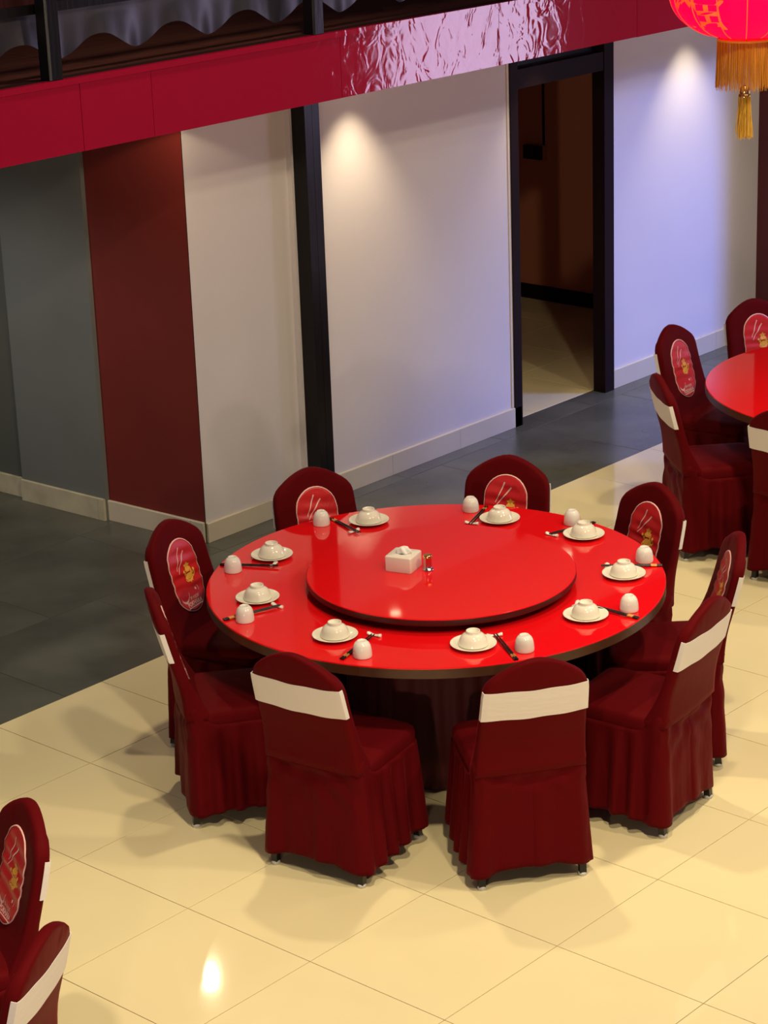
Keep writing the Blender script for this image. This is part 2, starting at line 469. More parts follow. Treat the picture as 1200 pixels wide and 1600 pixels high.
t = thing('downlight', 'added unseen downlight in the soffit of the slate passage, brightening the grey wall', 'downlight', (5.9, 9.4, ZC - .001), 0, 'downlights under the gallery')
MB().lathe([(.052, 0), (.052, -.006), (.040, -.008), (.040, -.001)], 24).build('rim', 'lamp_rim', t, True, 30)
MB().lathe([(.0005, -.004), (.030, -.004), (.030, -.001)], 20).build('lamp_lens', 'lamp_glass', t)
spot('downlight_lamp', (5.9, 9.4, ZC - .012), (5.9, 9.4, 0), 95, (1.0, .93, .84), 150, .5, .05)  # unseen lamp added to brighten the grey passage wall

# ------------------------------------------------------------------ chair
def outline_w(z):
    pts = [(.44, .208), (.50, .205), (.60, .199), (.70, .194), (.78, .191), (.805, .188), (.822, .181), (.840, .168), (.858, .147), (.877, .118), (.892, .090), (.904, .062), (.912, .037), (.9155, .018), (.917, 0)]
    for (a, wa), (b_, wb) in zip(pts[:-1], pts[1:]):
        if z <= b_: return wa + (wb - wa) * (z - a) / (b_ - a)
    return 0
def lean(z):
    t = (z - .45) / .47
    return -.205 - .125 * t - .008 * sin(pi * t)
def bow(x): return .28 * x * x
def half_t(z):
    return .024 + .028 * max(0, (.60 - z) / .15) ** 1.6 - (.004 if z > .85 else 0)

def back_mesh():
    # outline loop
    zs = [.44, .46, .49, .52, .56, .60, .65, .70, .74, .78, .80, .815, .822, .832, .84, .85, .858, .868, .877, .885, .892, .898, .904, .909, .912]
    loop = [(outline_w(z), z) for z in zs] + [(.018, .9155), (0, .917)] + [(-.018, .9155)] + [(-outline_w(z), z) for z in reversed(zs)]
    zs_b = [(-.208 + .416 * i / 8, .44) for i in range(1, 8)]
    loop += zs_b
    loop = [p for k, p in enumerate(loop) if p != loop[k - 1]]
    c = (0, .66)
    mb = MB(); rows = []
    def ring(scale_in, yfrac, pull=0):
        row = []
        for (x, z) in loop:
            d = hypot(x - c[0], z - c[1]); k = (d - pull) / d * scale_in
            xx, zz = c[0] + (x - c[0]) * k, c[1] + (z - c[1]) * k
            row.append((xx, lean(zz) + bow(xx) + half_t(zz) * yfrac, zz))
        return row
    for sc in (0.001, .15, .3, .45, .6, .75, .88): rows.append(ring(sc, 1.0, .014))
    for pull, yf in ((.014, 1.0), (.006, .88), (.001, .5), (0, 0), (.001, -.5), (.006, -.88), (.014, -1.0)): rows.append(ring(1, yf, pull))
    for sc in (.88, .75, .6, .45, .3, .15, .001): rows.append(ring(sc, -1.0, .014))
    mb.grid(rows, True)
    return mb.mesh('backrest_cover', 'velvet', True)

def sash_mesh():
    mb = MB(); outer = []; inner = []
    N = 7
    for r in range(N):
        t = r / (N - 1)
        z0 = .686 + .116 * t
        for store, off in ((outer, .0028), (inner, .0004)):
            row = []
            K = 40
            for i in range(K + 1):
                s_ = -1 + 2 * i / K
                # rear surface with rounded sides up to mid thickness
                a = max(-1, min(1, s_ / .93)); side = (abs(s_) - .93) / .07 if abs(s_) > .93 else 0
                z = z0 - .006 * cos(s_ * pi / 2) + .0015 * sin(9 * s_ + 3 * r)
                w_ = outline_w(z)
                xx = a * (w_ + off * .8)
                if abs(a) > .94:
                    xx = math.copysign((w_ + off) - (1 - abs(a)) * .8 * w_ * .3, a) if side == 0 else math.copysign(w_ + off, a)
                yy = lean(z) + bow(xx) - (half_t(z) + off) * (1 - .35 * max(0, (abs(a) - .94) / .06) ** 2)
                if side > 0: yy = lean(z) + bow(xx) + half_t(z) * (-.65 + .40 * side); xx = math.copysign(w_ + off, a)
                row.append((xx, yy, z))
            store.append(row)
    mb.grid(outer); mb.grid(list(reversed(inner)))
    for a, b2 in ((outer[0], inner[0]), (inner[-1], outer[-1])): mb.grid([a, b2])
    return mb.mesh('sash', 'sash', True, 40)

def seat_mesh():
    mb = MB(); rows = []
    def ring(hw, y0, y1, z, rr, crown=0):
        row = []
        cx, cy = hw - rr, (y1 - y0) / 2 - rr
        my = (y0 + y1) / 2
        for q, (sx, sy) in enumerate(((1, 1), (-1, 1), (-1, -1), (1, -1))):
            for k in range(7):
                a = pi / 2 * (q + k / 6)
                Y_ = my + sy * cy + rr * sin(a)
                row.append(((sx * cx + rr * cos(a)) * (1 - .44 * max(0, Y_ + .05)), Y_, z))
        return row
    prof = [(.200, -.215, .192, .39, .045), (.206, -.215, .200, .42, .045), (.207, -.215, .202, .448, .045), (.203, -.215, .198, .464, .042), (.192, -.215, .186, .474, .04),
            (.15, -.20, .16, .479, .035), (.08, -.15, .08, .482, .03), (.002, -.001, .003, .4832, .0015)]
    for hw, y0, y1, z, rr in prof: rows.append(ring(hw, y0, y1, z, min(rr, hw * .9)))
    mb.grid(rows, True)
    return mb.mesh('seat_cover', 'velvet', True)

def skirt_mesh():
    # perimeter parameter: start at rear centre, go round +x side
    pts = []   # (x, y, nx, ny, s, zone)
    hw, yr, yf, rr = .209, -.236, .196, .035
    path = []
    def seg(p, q, n, k):
        for i in range(k):
            t = i / k
            path.append((p[0] + (q[0] - p[0]) * t, p[1] + (q[1] - p[1]) * t, n[0], n[1]))
    def arc(cx, cy, a0, a1, k):
        for i in range(k):
            a = a0 + (a1 - a0) * i / k
            path.append((cx + rr * cos(a), cy + rr * sin(a), cos(a), sin(a)))
    seg((0, yr), (hw - rr, yr), (0, -1), 26)
    arc(hw - rr, yr + rr, -pi / 2, 0, 8)
    seg((hw, yr + rr), (hw, yf - rr), (1, 0), 60)
    arc(hw - rr, yf - rr, 0, pi / 2, 8)
    seg((hw - rr, yf), (-hw + rr, yf), (0, 1), 56)
    arc(-hw + rr, yf - rr, pi / 2, pi, 8)
    seg((-hw, yf - rr), (-hw, yr + rr), (-1, 0), 60)
    arc(-hw + rr, yr + rr, pi, 1.5 * pi, 8)
    seg((-hw + rr, yr), (0, yr), (0, -1), 26)
    rng = random.Random(3)
    ph = [rng.uniform(0, 6.28) for _ in range(8)]
    NR = 26
    rows = []
    for r in range(NR + 1):
        t = r / NR
        row = []
        for (x, y, nx, ny) in path:
            rear = max(0, -ny); side = abs(nx); front = max(0, ny)
            # distance from the rear corners
            dc = min(hypot(x - hw, y - yr), hypot(x + hw, y - yr))
            cor = math.exp(-(dc / .05) ** 2)
            rise = max(rear, math.exp(-((y - yr) / .060) ** 2))
            ztop = .418 + .094 * rise
            u = (y if side > .5 else x)
            fade = 1 - math.exp(-((abs(y - yr)) / .07) ** 2) if side > .5 else 1
            w1 = sin(2 * pi * u / .100 + 1.1 * sin(u * 17 + ph[0]) + ph[1] + (1.3 if x > 0 else 0))
            pleat = (abs(w1) ** .7) * (1 if w1 > 0 else -1)
            amp = (.0020 + .0172 * t ** .7) * (side + front) * fade
            off = amp * pleat
            if rear > .5:
                off = .006 * t * sin(2 * pi * x / .30 + .8) + .004 * t * sin(2 * pi * x / .11) - .002
                # sagging gathered folds just below the waist
                sag = .06 + .20 * (1 - (x / .22) ** 2) * .5
                off += .007 * math.exp(-((t - sag) / .035) ** 2) + .004 * math.exp(-((t - sag * 1.9 - .03) / .04) ** 2)
                off -= .006 * math.exp(-((t - sag * 1.45) / .03) ** 2)
                q = abs(x) / .21
                off += .0035 * sin(2 * pi * (t * 3.2 - q * 1.6) + 1.0) * math.exp(-((t - .28) / .22) ** 2) + .0035 * sin(2 * pi * (t * 2.4 + x * 3.5)) * t * (1 - t)
                off += .0045 * sin(2 * pi * (q * 2.2 + t * 9)) * math.exp(-((q - 1) / .35) ** 2) * math.exp(-(t / .22) ** 2)
                off -= .0035 * math.exp(-(x / .006) ** 2) * min(1, t * 6)
                off -= .006 * math.exp(-((t) / .05) ** 2)
            flare = .019 * t ** 1.2
            if rear > .5: flare = .004 + .016 * t
            off += flare + cor * (.012 * t + .012 * math.exp(-((t - .06) / .05) ** 2))
            zb = .052 + .022 * (1 - cor) * (1 if rear > .5 else .8) * min(1, dc / .12) + .006 * (w1 if rear < .5 else 0) * .8
            if side > .5 or front > .5: zb -= .004 * (1 - cor)
            z = ztop + (zb - ztop) * t
            tp = 1 - .44 * max(0, y + .05)
            if side > .3: off -= .006 * rise * (1 - t)
            row.append(((x + nx * off) * tp, y + ny * off, z))
        rows.append(row)
    top_in = [(x * .90 * (1 - .44 * max(0, y + .05)), y * .90, .420 + .085 * max(max(0, -ny), math.exp(-((y - yr) / .060) ** 2))) for (x, y, nx, ny) in path]
    hem_in = [(p[0] * .985, p[1] * .985, p[2] + .002) for p in rows[-1]]
    hem_in2 = [(p[0] * .985, p[1] * .985, p[2] + .05) for p in rows[-1]]
    mb = MB().grid([top_in] + rows + [hem_in, hem_in2], True)
    return mb.mesh('skirt', 'velvet_skirt', True)

# patch printed on the inner side of the backrest ------------------------------
PZ = .690
def face_pt(u, v, d):
    # u to the viewer's right when facing the front of the chair, v up from the patch centre
    x = -u; z = PZ + v
    wr = .0026 * sin(v * 2 * pi / .050 + 1.5 * sin(u * 14) + .8 * sin(v * 31)) * (1 - min(1, abs(v) / .15) ** 4)
    return (x, lean(z) + bow(x) + half_t(z) + .0036 + wr + d, z)
def stadium(a, h, n=14):
    pts = []
    for i in range(n + 1):
        t = pi * i / n; pts.append((a * cos(t), h - a + a * sin(t)))
    for i in range(n + 1):
        t = pi + pi * i / n; pts.append((a * cos(t), -(h - a) + a * sin(t)))
    return pts
def densify(pts, m_=4):
    out = []
    for i, p in enumerate(pts):
        q = pts[(i + 1) % len(pts)]
        L = hypot(q[0] - p[0], q[1] - p[1]); k = max(1, int(L / .012))
        for j in range(k): out.append((p[0] + (q[0] - p[0]) * j / k, p[1] + (q[1] - p[1]) * j / k))
    return out
def patch_mesh():
    st = densify(stadium(.098, .150))
    mb = MB(); rows = []
    for sc in [.002] + [i / 12 for i in range(1, 13)]:
        rows.append([face_pt(x * sc, y * sc, 0) for x, y in st])
    rows.append([face_pt(x * 1.005, y * 1.005, -.004) for x, y in st])
    mb.grid(rows, True)
    return mb.mesh('patch', 'patch_red', True)
def ring_mesh():
    st = densify(stadium(.098, .150)); st2 = densify(stadium(.0945, .1465))
    k = len(st)
    def sc(s): return [(x * s, y * s) for x, y in st]
    o = [face_pt(x, y, .0008) for x, y in sc(1.004)]; i_ = [face_pt(x * .972, y * .982, .0010) for x, y in st]
    e = [face_pt(x * 1.006, y * 1.006, -.003) for x, y in st]
    return MB().grid([e, o, i_], True).mesh('outline_print', 'print_white', True)
def stroke(mb, pts, widths, d=.0011):
    L = []; R = []
    P = []
    for i in range(len(pts) - 1):
        for j in range(4):
            t = j / 4
            P.append((pts[i][0] + (pts[i + 1][0] - pts[i][0]) * t, pts[i][1] + (pts[i + 1][1] - pts[i][1]) * t, widths[i] + (widths[i + 1] - widths[i]) * t))
    P.append((*pts[-1], widths[-1]))
    for i, (x, y, w_) in enumerate(P):
        a = P[max(i - 1, 0)]; b_ = P[min(i + 1, len(P) - 1)]
        dx, dy = b_[0] - a[0], b_[1] - a[1]; l = hypot(dx, dy)
        L.append(face_pt(x - dy / l * w_ / 2, y + dx / l * w_ / 2, d)); R.append(face_pt(x + dy / l * w_ / 2, y - dx / l * w_ / 2, d))
    mb.grid([L, R])
def disc(mb, cx, cy, rx, ry=None, d=.0011, n=12):
    ry = ry or rx
    b0 = len(mb.v)
    mb.v += [face_pt(cx + rx * cos(2 * pi * i / n), cy + ry * sin(2 * pi * i / n), d) for i in range(n)]
    mb.f.append(tuple(b0 + i for i in range(n)))
def text_polys(body, size, cx, cy, d, target=None, matname='print_white', name='lettering', bold=.0, fit_w=None, warp=None):
    cu_ = bpy.data.curves.new('t', 'FONT'); cu_.body = body; cu_.size = size; cu_.align_x = 'CENTER'; cu_.resolution_u = 2
    cu_.offset = bold
    ob = bpy.data.objects.new('t', cu_); C.objects.link(ob)
    dg = bpy.context.evaluated_depsgraph_get(); dg.update()
    ev = ob.evaluated_get(dg)
    me = bpy.data.meshes.new_from_object(ev)
    bpy.data.objects.remove(ob)
    xs = [v.co.x for v in me.vertices]
    if not xs: return me
    s_ = (fit_w / (max(xs) - min(xs))) if fit_w else 1
    mid = (max(xs) + min(xs)) / 2
    for v in me.vertices:
        v.co = warp(cx + (v.co.x - mid) * s_, cy + v.co.y, d)
    me.materials.clear(); me.materials.append(MATS[matname]); me.name = name
    return me
def one(name, pts, ws):
    mb = MB(); stroke(mb, pts, ws); return (name, mb.mesh(name, 'print_white'))
def sign_prints():
    sw = [(-.075, -.080), (-.068, -.093), (-.056, -.103), (-.042, -.107), (-.029, -.101), (-.020, -.088), (-.016, -.070)]
    out = [one('chopstick_print', [(-.007, .117), (-.020, .085), (-.036, .05), (-.047, .028)], [.0062, .0052, .004, .0025]),
           one('chopstick_print', [(.024, .095), (.002, .068), (-.022, .040), (-.043, .014)], [.0068, .0055, .004, .0025]),
           one('bowl_curve_print', sw, [.0012, .005, .008, .0098, .0065, .004, .001]),
           one('arc_print', [(.050, -.060), (.056, -.066), (.057, -.075), (.052, -.082)], [.0008, .0022, .0022, .0008]),
           one('underline_print', [(-.046, -.131), (.056, -.131)], [.0035, .0035])]
    mb = MB(); disc(mb, .039, -.070, .0052); out.append(('dot_print', mb.mesh('dot_print', 'print_white')))
    return out
def emblem_print():
    mb = MB()
    def poly(pts, d):
        b0 = len(mb.v); mb.v += [face_pt(.022 + x, .005 + y, d) for x, y in pts]; mb.f.append(tuple(b0 + i for i in range(len(pts))))
    star = []
    for i in range(10):
        r_ = .021 if i % 2 == 0 else .012
        a = pi / 2 + i * pi / 5
        star.append((r_ * cos(a), .026 + r_ * .85 * sin(a)))
    poly(star, .0012)
    body = []
    for i in range(30):
        a = 2 * pi * i / 30
        r_ = 1 + .16 * sin(7 * a + .6) + .07 * sin(11 * a)
        body.append((.027 * r_ * cos(a) + .002, -.010 + .026 * r_ * sin(a)))
    poly(body, .00105)
    crown = [(-.020, .012), (-.012, .020), (-.004, .016), (.002, .024), (.008, .016), (.018, .020), (.021, .008), (.012, .002), (-.014, .002)]
    poly(crown, .0013)
    beard = [(-.016, -.026), (-.010, -.040), (-.004, -.036), (.003, -.046), (.009, -.036), (.016, -.041), (.018, -.026)]
    poly(beard, .00115)
    disc(mb, -.008, .013, .0062, d=.0015); disc(mb, .056, .008, .0062, d=.0015)
    stroke(mb, [(.056, .004), (.062, -.010), (.052, -.020), (.045, -.012)], [.004, .006, .006, .004])
    stroke(mb, [(-.006, -.022), (.002, -.030), (.012, -.026)], [.004, .005, .003])
    return mb.mesh('emblem_print', 'print_gold')
def emblem_lines():
    mb = MB()
    for pts in ([(.005, .012), (.016, .007), (.030, .010), (.040, .015)], [(.004, -.004), (.012, -.010), (.022, -.006), (.030, -.012), (.040, -.006)],
                [(.010, -.020), (.020, -.026), (.032, -.021)], [(.020, .034), (.024, .024)]):
        stroke(mb, pts, [.0016] * len(pts), .0019)
    return mb.mesh('emblem_lines', 'patch_red')

M_back, M_sash, M_seat, M_skirt = back_mesh(), sash_mesh(), seat_mesh(), skirt_mesh()
M_patch, M_ring, M_signs, M_emb, M_embl = patch_mesh(), ring_mesh(), sign_prints(), emblem_print(), emblem_lines()
M_text = text_polys('POKHARA', .023, .006, -.126, .0012, name='lettering', bold=.0008, fit_w=.100, warp=face_pt)
M_cjk = text_polys('\u535a\u5361\u62c9\u57ce', .017, .014, -.104, .0012, name='small_characters', bold=.0002, fit_w=.064, warp=face_pt)
def leg_mesh(rear):
    mb = MB()
    w = .0125
    if rear: a, b_ = (0, -.008), (0, .03)
    else: a, b_ = (0, .010), (0, -.01)
    mb.v = [(x + a[0], y + a[1], 0.012) for x, y in ((-w, -w), (w, -w), (w, w), (-w, w))] + [(x + b_[0], y + b_[1], .38) for x, y in ((-w, -w), (w, -w), (w, w), (-w, w))]
    mb.f = [(3, 2, 1, 0), (4, 5, 6, 7), (0, 1, 5, 4), (1, 2, 6, 5), (2, 3, 7, 6), (3, 0, 4, 7)]
    cap = MB().lathe([(.0155, 0), (.017, .003), (.017, .010), (.0135, .0135)], 12, 0, a[1]).mesh('foot_cap', 'cap_metal', True, 40)
    return mb.mesh('leg', 'chair_leg'), cap
LR, LF = leg_mesh(True), leg_mesh(False)

def make_chair():
    t = link('banquet_chair', None)
    link('backrest_cover', M_back, t); link('sash', M_sash, t)['label'] = 'white stretch sash'
    link('seat_cover', M_seat, t); link('skirt', M_skirt, t)
    p = link('patch', M_patch, t); p['label'] = 'red capsule-shaped patch with logo and lettering'
    for n, me in [('outline_print', M_ring)] + M_signs: link(n, me, p)
    for n, me in (('emblem_print', M_emb), ('emblem_lines', M_embl), ('lettering', M_text), ('small_characters', M_cjk)):
        if me and len(me.vertices): link(n, me, p)['kind'] = 'stuff'
    for sx in (-1, 1):
        for (me, cap), y in ((LR, -.222), (LF, .19)):
            l = link('leg', me, t); l.location = (sx * (.190 if y < 0 else .165), y, 0)
            link('foot_cap', cap, l)
    return t
proto = make_chair()
reg_children(proto)
TC = (6.418, 5.542)
chairs = [
    # feet midpoint, facing (degrees), label
    ((6.788, 6.520), -112, 'maroon covered chair of the near table in front of the black post, patch half hidden', 'n'),
    ((6.418 + 1.055 * cos(radians(23.9)), 5.542 + 1.055 * sin(radians(23.5))), 203.5, 'maroon covered chair at the far side of the near table against the slate floor strip', 'n'),
    ((7.438, 5.268), 166, 'maroon covered chair right of the near table, its wrinkled patch beside the table rim', 'n'),
    ((6.418 + 1.115 * cos(radians(-49.5)), 5.542 + 1.115 * sin(radians(-49.5))), 130.0, 'maroon covered chair seen nearly edge-on at the far right of the near table', 'n'),
    ((6.543, 4.419), 97.5, 'maroon covered chair at the front right, white sash slanting up to the right', 'n'),
    ((5.778, 4.567), 54.5, 'maroon covered chair right of the front gap, white-sashed back square to the viewer', 'n'),
    ((5.338, 5.221), 9.0, 'maroon covered chair left of the front gap, white-sashed back turned slightly left', 'n'),
    ((5.450, 6.016), -36.5, 'maroon covered chair seen side-on at the left of the near table', 'n'),
    ((5.985, 6.514), -77, 'maroon covered chair at the back left of the near table, whole lettered patch showing', 'n'),
    ((9.750, 6.620), -84, 'maroon covered chair of the far table, whole patch showing, before the blue-lit wall', 'f'),
    ((10.430, 6.580), -115, 'maroon covered chair behind the rim of the far table at the right picture edge', 'f'),
    ((8.985, 6.155), -40.5, 'maroon covered chair of the far table turned away, sash slanting, whole skirt visible', 'f'),
    ((8.840, 5.400), 0, 'maroon covered chair with white sash cut by the right picture edge below the far table', 'f'),
    ((3.825, 5.070), 158, 'maroon covered chair at the lower left corner with its patch showing', 'l'),
    ((3.380, 4.480), 116.8, 'maroon covered chair at the bottom left corner, back turned with white sash', 'l'),
]
for i, ((fx, fy), ang, lab, g) in enumerate(chairs):
    c = proto if i == 0 else copy_tree(proto)
    a = radians(ang)
    c.location = (fx + .233 * cos(a), fy + .233 * sin(a), 0)
    c.rotation_euler = (0, 0, a - pi / 2)
    tag(c, lab, 'chair', {'n': 'covered chairs around the near table', 'f': 'covered chairs around the far table', 'l': 'covered chairs at the lower left'}[g])

# ------------------------------------------------------------------ tables
def round_table(label, cx, cy, R=.913):
    t = thing('round_table', label, 'table', (cx, cy, 0), 0, 'round banquet tables')
    MB().lathe([(.001, .742), (R - .004, .742), (R - .001, .745), (R - .001, .7575), (R - .004, .7600), (.001, .7600)], 128).build('tabletop', 'table_red', t, True, 30)
    MB().lathe([(.001, .716), (R - .006, .716), (R, .719), (R, .7545), (R - .003, .7555), (R - .004, .742)], 128).build('edge_band', 'edge_wood', t, True, 30)
    rows = []
    for z, r0, am in ((.716, .345, .001), (.60, .352, .004), (.30, .365, .007), (.02, .378, .009), (.018, .30, 0)):
        rows.append([((r0 + am * sin(i * 2 * pi * 30 / 240)) * cos(2 * pi * i / 240), (r0 + am * sin(i * 2 * pi * 30 / 240)) * sin(2 * pi * i / 240), z) for i in range(240)])
    MB().grid(rows, True).build('pedestal_cloth', 'cloth', t, True)
    MB().lathe([(.30, 0), (.31, .01), (.31, .03), (.06, .06), (.06, .715)], 40).build('pedestal', 'black_wood', t, True, 40)
    return t
round_table('large round red table in the foreground with a turntable and place settings', *TC)
round_table('round glossy red table cut off at the right picture edge', 9.89, 5.49)
ls = thing('lazy_susan', 'round red turntable in the middle of the near table', 'turntable', (6.388, 5.486, .760))
MB().lathe([(.001, .036), (.531, .036), (.533, .038), (.533, .058), (.530, .060), (.001, .060)], 128).build('turntable_top', 'table_red', ls, True, 30)
MB().lathe([(.001, .030), (.528, .030), (.532, .033), (.534, .0375), (.534, .056), (.5325, .056), (.5325, .0362), (.001, .036)], 128).build('edge_band', 'dark_edge', ls, True, 30)
MB().lathe([(.20, .0), (.21, .004), (.21, .026), (.20, .030)], 48).build('bearing_ring', 'steel', ls, True, 30)

# tissue box
tb = thing('tissue_box', 'white square tissue box on the red turntable', 'tissue box', (6.315, 5.618, .820), atan2(5.552 - 5.659, 6.279 - 6.245))
bm = MB(); S_ = .055
prof = [(0, .0), (S_, .0), (S_ + .001, .002), (S_ + .001, .058), (S_, .061), (S_ - .003, .063), (0.0001, .063)]
rows = []
for hw, z in prof:
    row = []
    rr = min(.006, hw * .5)
    for q, (sx, sy) in enumerate(((1, 1), (-1, 1), (-1, -1), (1, -1))):
        for k in range(5):
            a = pi / 2 * (q + k / 4)
            row.append((sx * (hw - rr) + rr * cos(a), sy * (hw - rr) + rr * sin(a), z))
    rows.append(row)
MB().grid(rows, True).build('box_body', 'box_white', tb, True, 40)
MB().lathe([(.022, .0632), (.021, .0638), (.001, .0638)], 24).build('opening', 'dark_edge', tb)
rows = []
rg_ = random.Random(5)
for r in range(9):
    t = r / 8
    row = []
    for i in range(28):
        a = 2 * pi * i / 28
        rad = (.024 + .007 * sin(3 * a + 1) * t) * (sqrt(max(0, 1 - t ** 2.4)) * .95 + .03) * (1 + .18 * sin(5 * a + 4 * t) + rg_.uniform(-.05, .05))
        row.append((rad * 1.25 * cos(a) + .004 * t, rad * .75 * sin(a), .0640 + .026 * t + .004 * sin(2 * a) * t))
    rows.append(row)
MB().grid(rows, True).build('tissue', 'tissue', tb, True)
# shaker / toothpick holder
sh = thing('toothpick_holder', 'small steel toothpick holder with brass-coloured top beside the tissue box', 'toothpick holder', (6.356, 5.526, .820))
MB().lathe([(.021, 0), (.0225, .002), (.021, .006), (.0165, .010), (.0155, .014), (.0155, .048), (.0165, .050)], 32).build('holder_body', 'steel', sh, True, 40)
MB().lathe([(.0165, .050), (.0185, .052), (.0185, .060), (.0165, .063), (.005, .0635), (.004, .061), (.0005, .061)], 32).build('lid', 'brass', sh, True, 40)

# ------------------------------------------------------------------ place settings
M_plate = MB().lathe([(.001, 0.001), (.050, .0), (.052, .002), (.060, .004), (.083, .0125), (.0865, .0150), (.0862, .0165), (.083, .0160), (.060, .0085), (.052, .0062), (.001, .0058)], 56).mesh('plate', 'porcelain', True)
# upturned rice bowl: outer wall, foot ring on top, inner wall
M_bowl = MB().lathe([(.0545, .0), (.0565, .0008), (.0562, .003), (.0535, .012), (.0495, .024), (.0420, .036), (.0330, .0430), (.0275, .0455), (.0265, .0475), (.0262, .0540), (.0255, .0552), (.0235, .0552), (.0228, .0540), (.0222, .0482), (.001, .0478)], 48).mesh('bowl', 'porcelain', True)
M_foot = None
M_cup = MB().lathe([(.0335, .0), (.0355, .0008), (.0362, .004), (.0360, .014), (.0345, .030), (.0315, .044), (.0260, .0545), (.0195, .0600), (.0185, .0605), (.0180, .0625), (.0165, .0628), (.0155, .0612), (.001, .0608)], 40).mesh('cup', 'cup_glaze', True)
def rest_mesh():
    rows = []
    for i in range(15):
        t = -1 + 2 * i / 14
        hh = .0060 + .0070 * abs(t) ** 1.6 * (1 if abs(t) < .9 else .75)
        hw = (.0072 + .0042 * abs(t) ** 1.5) * (1 if abs(t) < .95 else .6)
        row = []
        for k in range(10):
            a = 2 * pi * k / 10
            row.append((t * .0300, hw * cos(a), max(0, hh / 2 + hh / 2 * sin(a) * 1.1)))
        rows.append(row)
    mb = MB().grid(rows, True)
    mb.f.append(tuple(range(10))); mb.f.append(tuple(14 * 10 + k for k in reversed(range(10))))
    return mb.mesh('chopstick_rest', 'rest_glaze', True, 60)
M_rest = rest_mesh()
SET = {
 'by the chair with the whole lettered patch': ((6.210, 6.247), (5.997, 6.260), (6.010, 6.349), (6.138, 6.118), (6.139, 6.171)),
 'at the left rim by the side-on chair': ((5.827, 5.954), (5.639, 5.837), (5.589, 5.900), (5.848, 5.812), (5.818, 5.836)),
 'just left of the front gap': ((5.722, 5.445), (5.647, 5.240), (5.576, 5.273), (5.843, 5.337), (5.823, 5.333)),
 'by the chair before the black post': ((6.765, 6.208), (6.627, 6.356), (6.696, 6.370), (6.622, 6.145), (6.632, 6.180)),
 'at the far rim, topmost right of the tissue box': ((7.111, 5.769), (7.138, 5.951), (7.210, 5.928), (6.975, 5.830), (7.005, 5.842)),
 'at the back right rim by the turntable': ((7.162, 5.362), (7.257, 5.493), (7.319, 5.419), (7.055, 5.477), (7.090, 5.470)),
 'at the rightmost rim of the near table': ((6.883, 4.957), (7.065, 4.987), (7.058, 4.894), (6.884, 5.096), (6.915, 5.062)),
 'at the front right by the slanted sash': ((6.440, 4.815), (6.594, 4.724), (6.537, 4.643), (6.508, 4.905), (6.511, 4.917)),
 'just right of the front gap': ((5.964, 4.975), (6.045, 4.799), (5.948, 4.766), (6.099, 5.000), (6.082, 4.976)),
}
def stick_meshes(L):
    body = MB().tube([(0, 0, 0), (L * .5, 0, 0), (L, 0, 0)], [.0042, .0034, .0024], 8).mesh('chopstick', 'lacquer', True, 60)
    band = MB().tube([(.022, 0, 0), (.046, 0, 0)], [.0046, .0044], 10).mesh('gold_band', 'gold_band', True, 60)
    return body, band
M_st = stick_meshes(.245)
ZT = .7601
for i, (where, (pl, cp, s0, s1, rs)) in enumerate(SET.items()):
    o = link('plate', M_plate); o.location = (*pl, ZT); tag(o, 'white plate under an upturned bowl ' + where, 'plate', 'plates on the near table')
    o = link('bowl', M_bowl); o.location = (*pl, ZT + .0086); tag(o, 'white bowl upturned on a plate ' + where, 'bowl', 'bowls on the near table')
    o = link('tea_cup', M_cup); o.location = (*cp, ZT); tag(o, 'white cup turned upside down ' + where, 'cup', 'cups on the near table')
    d = Vector((s1[0] - s0[0], s1[1] - s0[1], 0)); L = d.length; d.normalize(); n = Vector((-d.y, d.x, 0))
    def clear(p, s):  return abs((Vector((*p, 0)) - Vector((*s0, 0))).dot(n) - s)
    # the pair lies to whichever side keeps clear of the plate and the cup
    best = max((-1, 1), key=lambda s: min(clear(pl, s * .0095) - .0875, clear(cp, s * .0095) - .0365))
    az = atan2(d.y, d.x)
    rp = Vector((*rs, 0)) + n * (best * .0047)
    o = link('chopstick_rest', M_rest); o.location = (rp.x, rp.y, ZT); o.rotation_euler = (0, 0, az + pi / 2 + (.25 if i % 2 else -.1))
    tag(o, 'white chopstick rest ' + where, 'chopstick rest', 'chopstick rests on the near table')
    # height over rest
    dr_ = (Vector((*rs, 0)) - Vector((*s0, 0))).dot(d)
    rise = (.0062 + .0035 - .0045) / dr_
    if i == 7: rise = .060
    tilt = -math.atan(rise)
    for k in (0, 1):
        c = link('chopstick', M_st[0])
        off = n * (best * .0095 * k)
        c.location = (s0[0] + off.x, s0[1] + off.y, ZT + .0044)
        c.rotation_euler = (0, tilt, az + (.006 * best if k else 0))
        link('gold_band', M_st[1], c)
        tag(c, 'black chopstick with gold band ' + where, 'chopstick', 'chopsticks ' + where)

# ------------------------------------------------------------------ lantern
LX, LY, LZ = 6.435, 4.144, 3.136
la = thing('paper_lantern', 'glowing red Chinese lantern with yellow fringe and tassel at the top right', 'lantern', (LX, LY, LZ))
def lrad(t):   # t = -1 .. 1 along the height
    return .251 * max(0, 1 - abs(t) ** 2.35) ** (1 / 2.2)
LH = .172
def lan(t, a, off=0):
    rib = 1 - .012 * abs(sin(a * 12)) ** .6 * 0
    r_ = (lrad(t) + off) * (1 + .006 * cos(16 * a))
    return (r_ * cos(a), r_ * sin(a), t * LH)
rows = []
tt = [-.90 + .90 * 2 * i / 36 for i in range(37)]
for t in tt: rows.append([lan(t, 2 * pi * i / 192) for i in range(192)])
MB().grid(rows, True).build('shade', 'lantern_silk', la, True)
for k in range(16):
    a = 2 * pi * (k + .5) / 16
    MB().tube([lan(t, a, .002) for t in tt], .0018, 5).build('rib', 'lantern_gold', la)
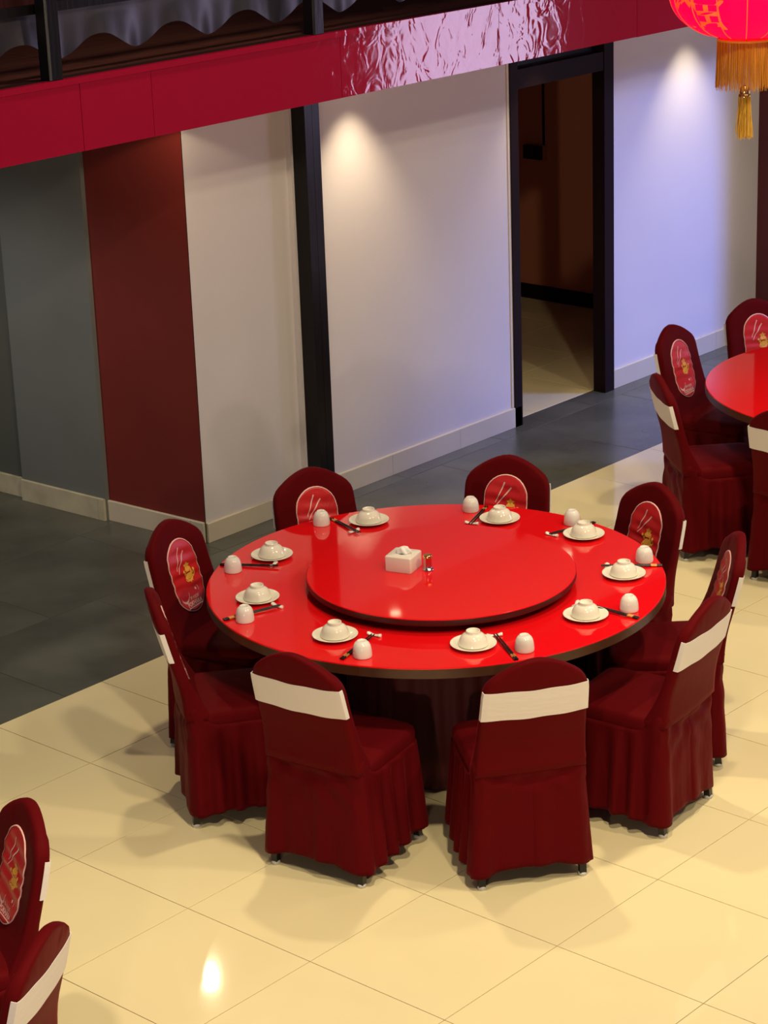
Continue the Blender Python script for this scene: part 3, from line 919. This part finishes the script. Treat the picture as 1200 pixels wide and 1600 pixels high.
# gold character on the silk, towards the left of the visible face
def lwarp(u, v, d):
    a = radians(172) + u / .24
    t = max(-.85, min(.85, v / LH))
    return lan(t, a, .0025)
ch = text_polys('\u798f', .22, 0, -.10, 0, matname='lantern_gold', name='gold_character', warp=lwarp, bold=.001)
if len(ch.vertices): link('gold_character', ch, la)
zb = -.90 * LH; rb = lrad(.90)
MB().lathe([(.090, zb + .010), (.0925, zb + .008), (.0925, zb - .010), (.094, zb - .012), (.090, zb - .014)], 64).build('bottom_ring', 'brass', la, True, 40)
MB().lathe([(.086, .9 * LH - .01), (.092, .9 * LH), (.092, .9 * LH + .02), (.02, .9 * LH + .03), (.001, .9 * LH + .03)], 48).build('top_cap', 'brass', la, True, 40)
MB().tube([(0, 0, .9 * LH + .03), (0, 0, 3.0)], .004, 6).build('cord', 'lacquer', la)
fr = MB(); rg_ = random.Random(11)
for k in range(520):
    a = 2 * pi * k / 520 + rg_.uniform(-.004, .004); r0 = .0905 + rg_.uniform(-.002, .002)
    L = .158 + rg_.uniform(-.014, .010); sw = rg_.uniform(-.03, .03); r1 = r0 + rg_.uniform(-.004, .007)
    z0 = zb - .014
    fr.tube([(r0 * cos(a), r0 * sin(a), z0), ((r0 + r1) / 2 * cos(a + sw * .3), (r0 + r1) / 2 * sin(a + sw * .3), z0 - L / 2), (r1 * cos(a + sw), r1 * sin(a + sw), z0 - L)], .00075, 3, False)
f_ = fr.build('fringe', 'fringe_gold', la); f_['kind'] = 'stuff'
MB().lathe([(.092, zb - .012), (.0935, zb - .014), (.0935, zb - .019), (.091, zb - .021)], 64).build('fringe_band', 'print_gold', la, True)
MB().tube([(0, 0, zb), (0, 0, zb - .175)], .002, 6).build('tassel_cord', 'fringe_gold', la)
zt = zb - .182
MB().lathe([(.004, zt + .014), (.012, zt + .010), (.016, zt), (.0175, zt - .008), (.0165, zt - .014), (.019, zt - .018), (.019, zt - .024)], 24).build('tassel_cap', 'brass', la, True, 40)
fr = MB()
for k in range(150):
    a = rg_.uniform(0, 2 * pi); q = sqrt(rg_.random()); r0 = .019 * q; r1 = .027 * q + rg_.uniform(-.002, .004)
    L = .138 + rg_.uniform(-.018, .008)
    pts = [((r0 + (r1 - r0) * s) * cos(a) + .0016 * sin(9 * s + k), (r0 + (r1 - r0) * s) * sin(a) + .0016 * cos(8 * s + k), zt - .020 - L * s) for s in (0, .25, .5, .75, 1)]
    fr.tube(pts, .0011, 3, False)
f_ = fr.build('tassel', 'tassel_gold', la); f_['kind'] = 'stuff'
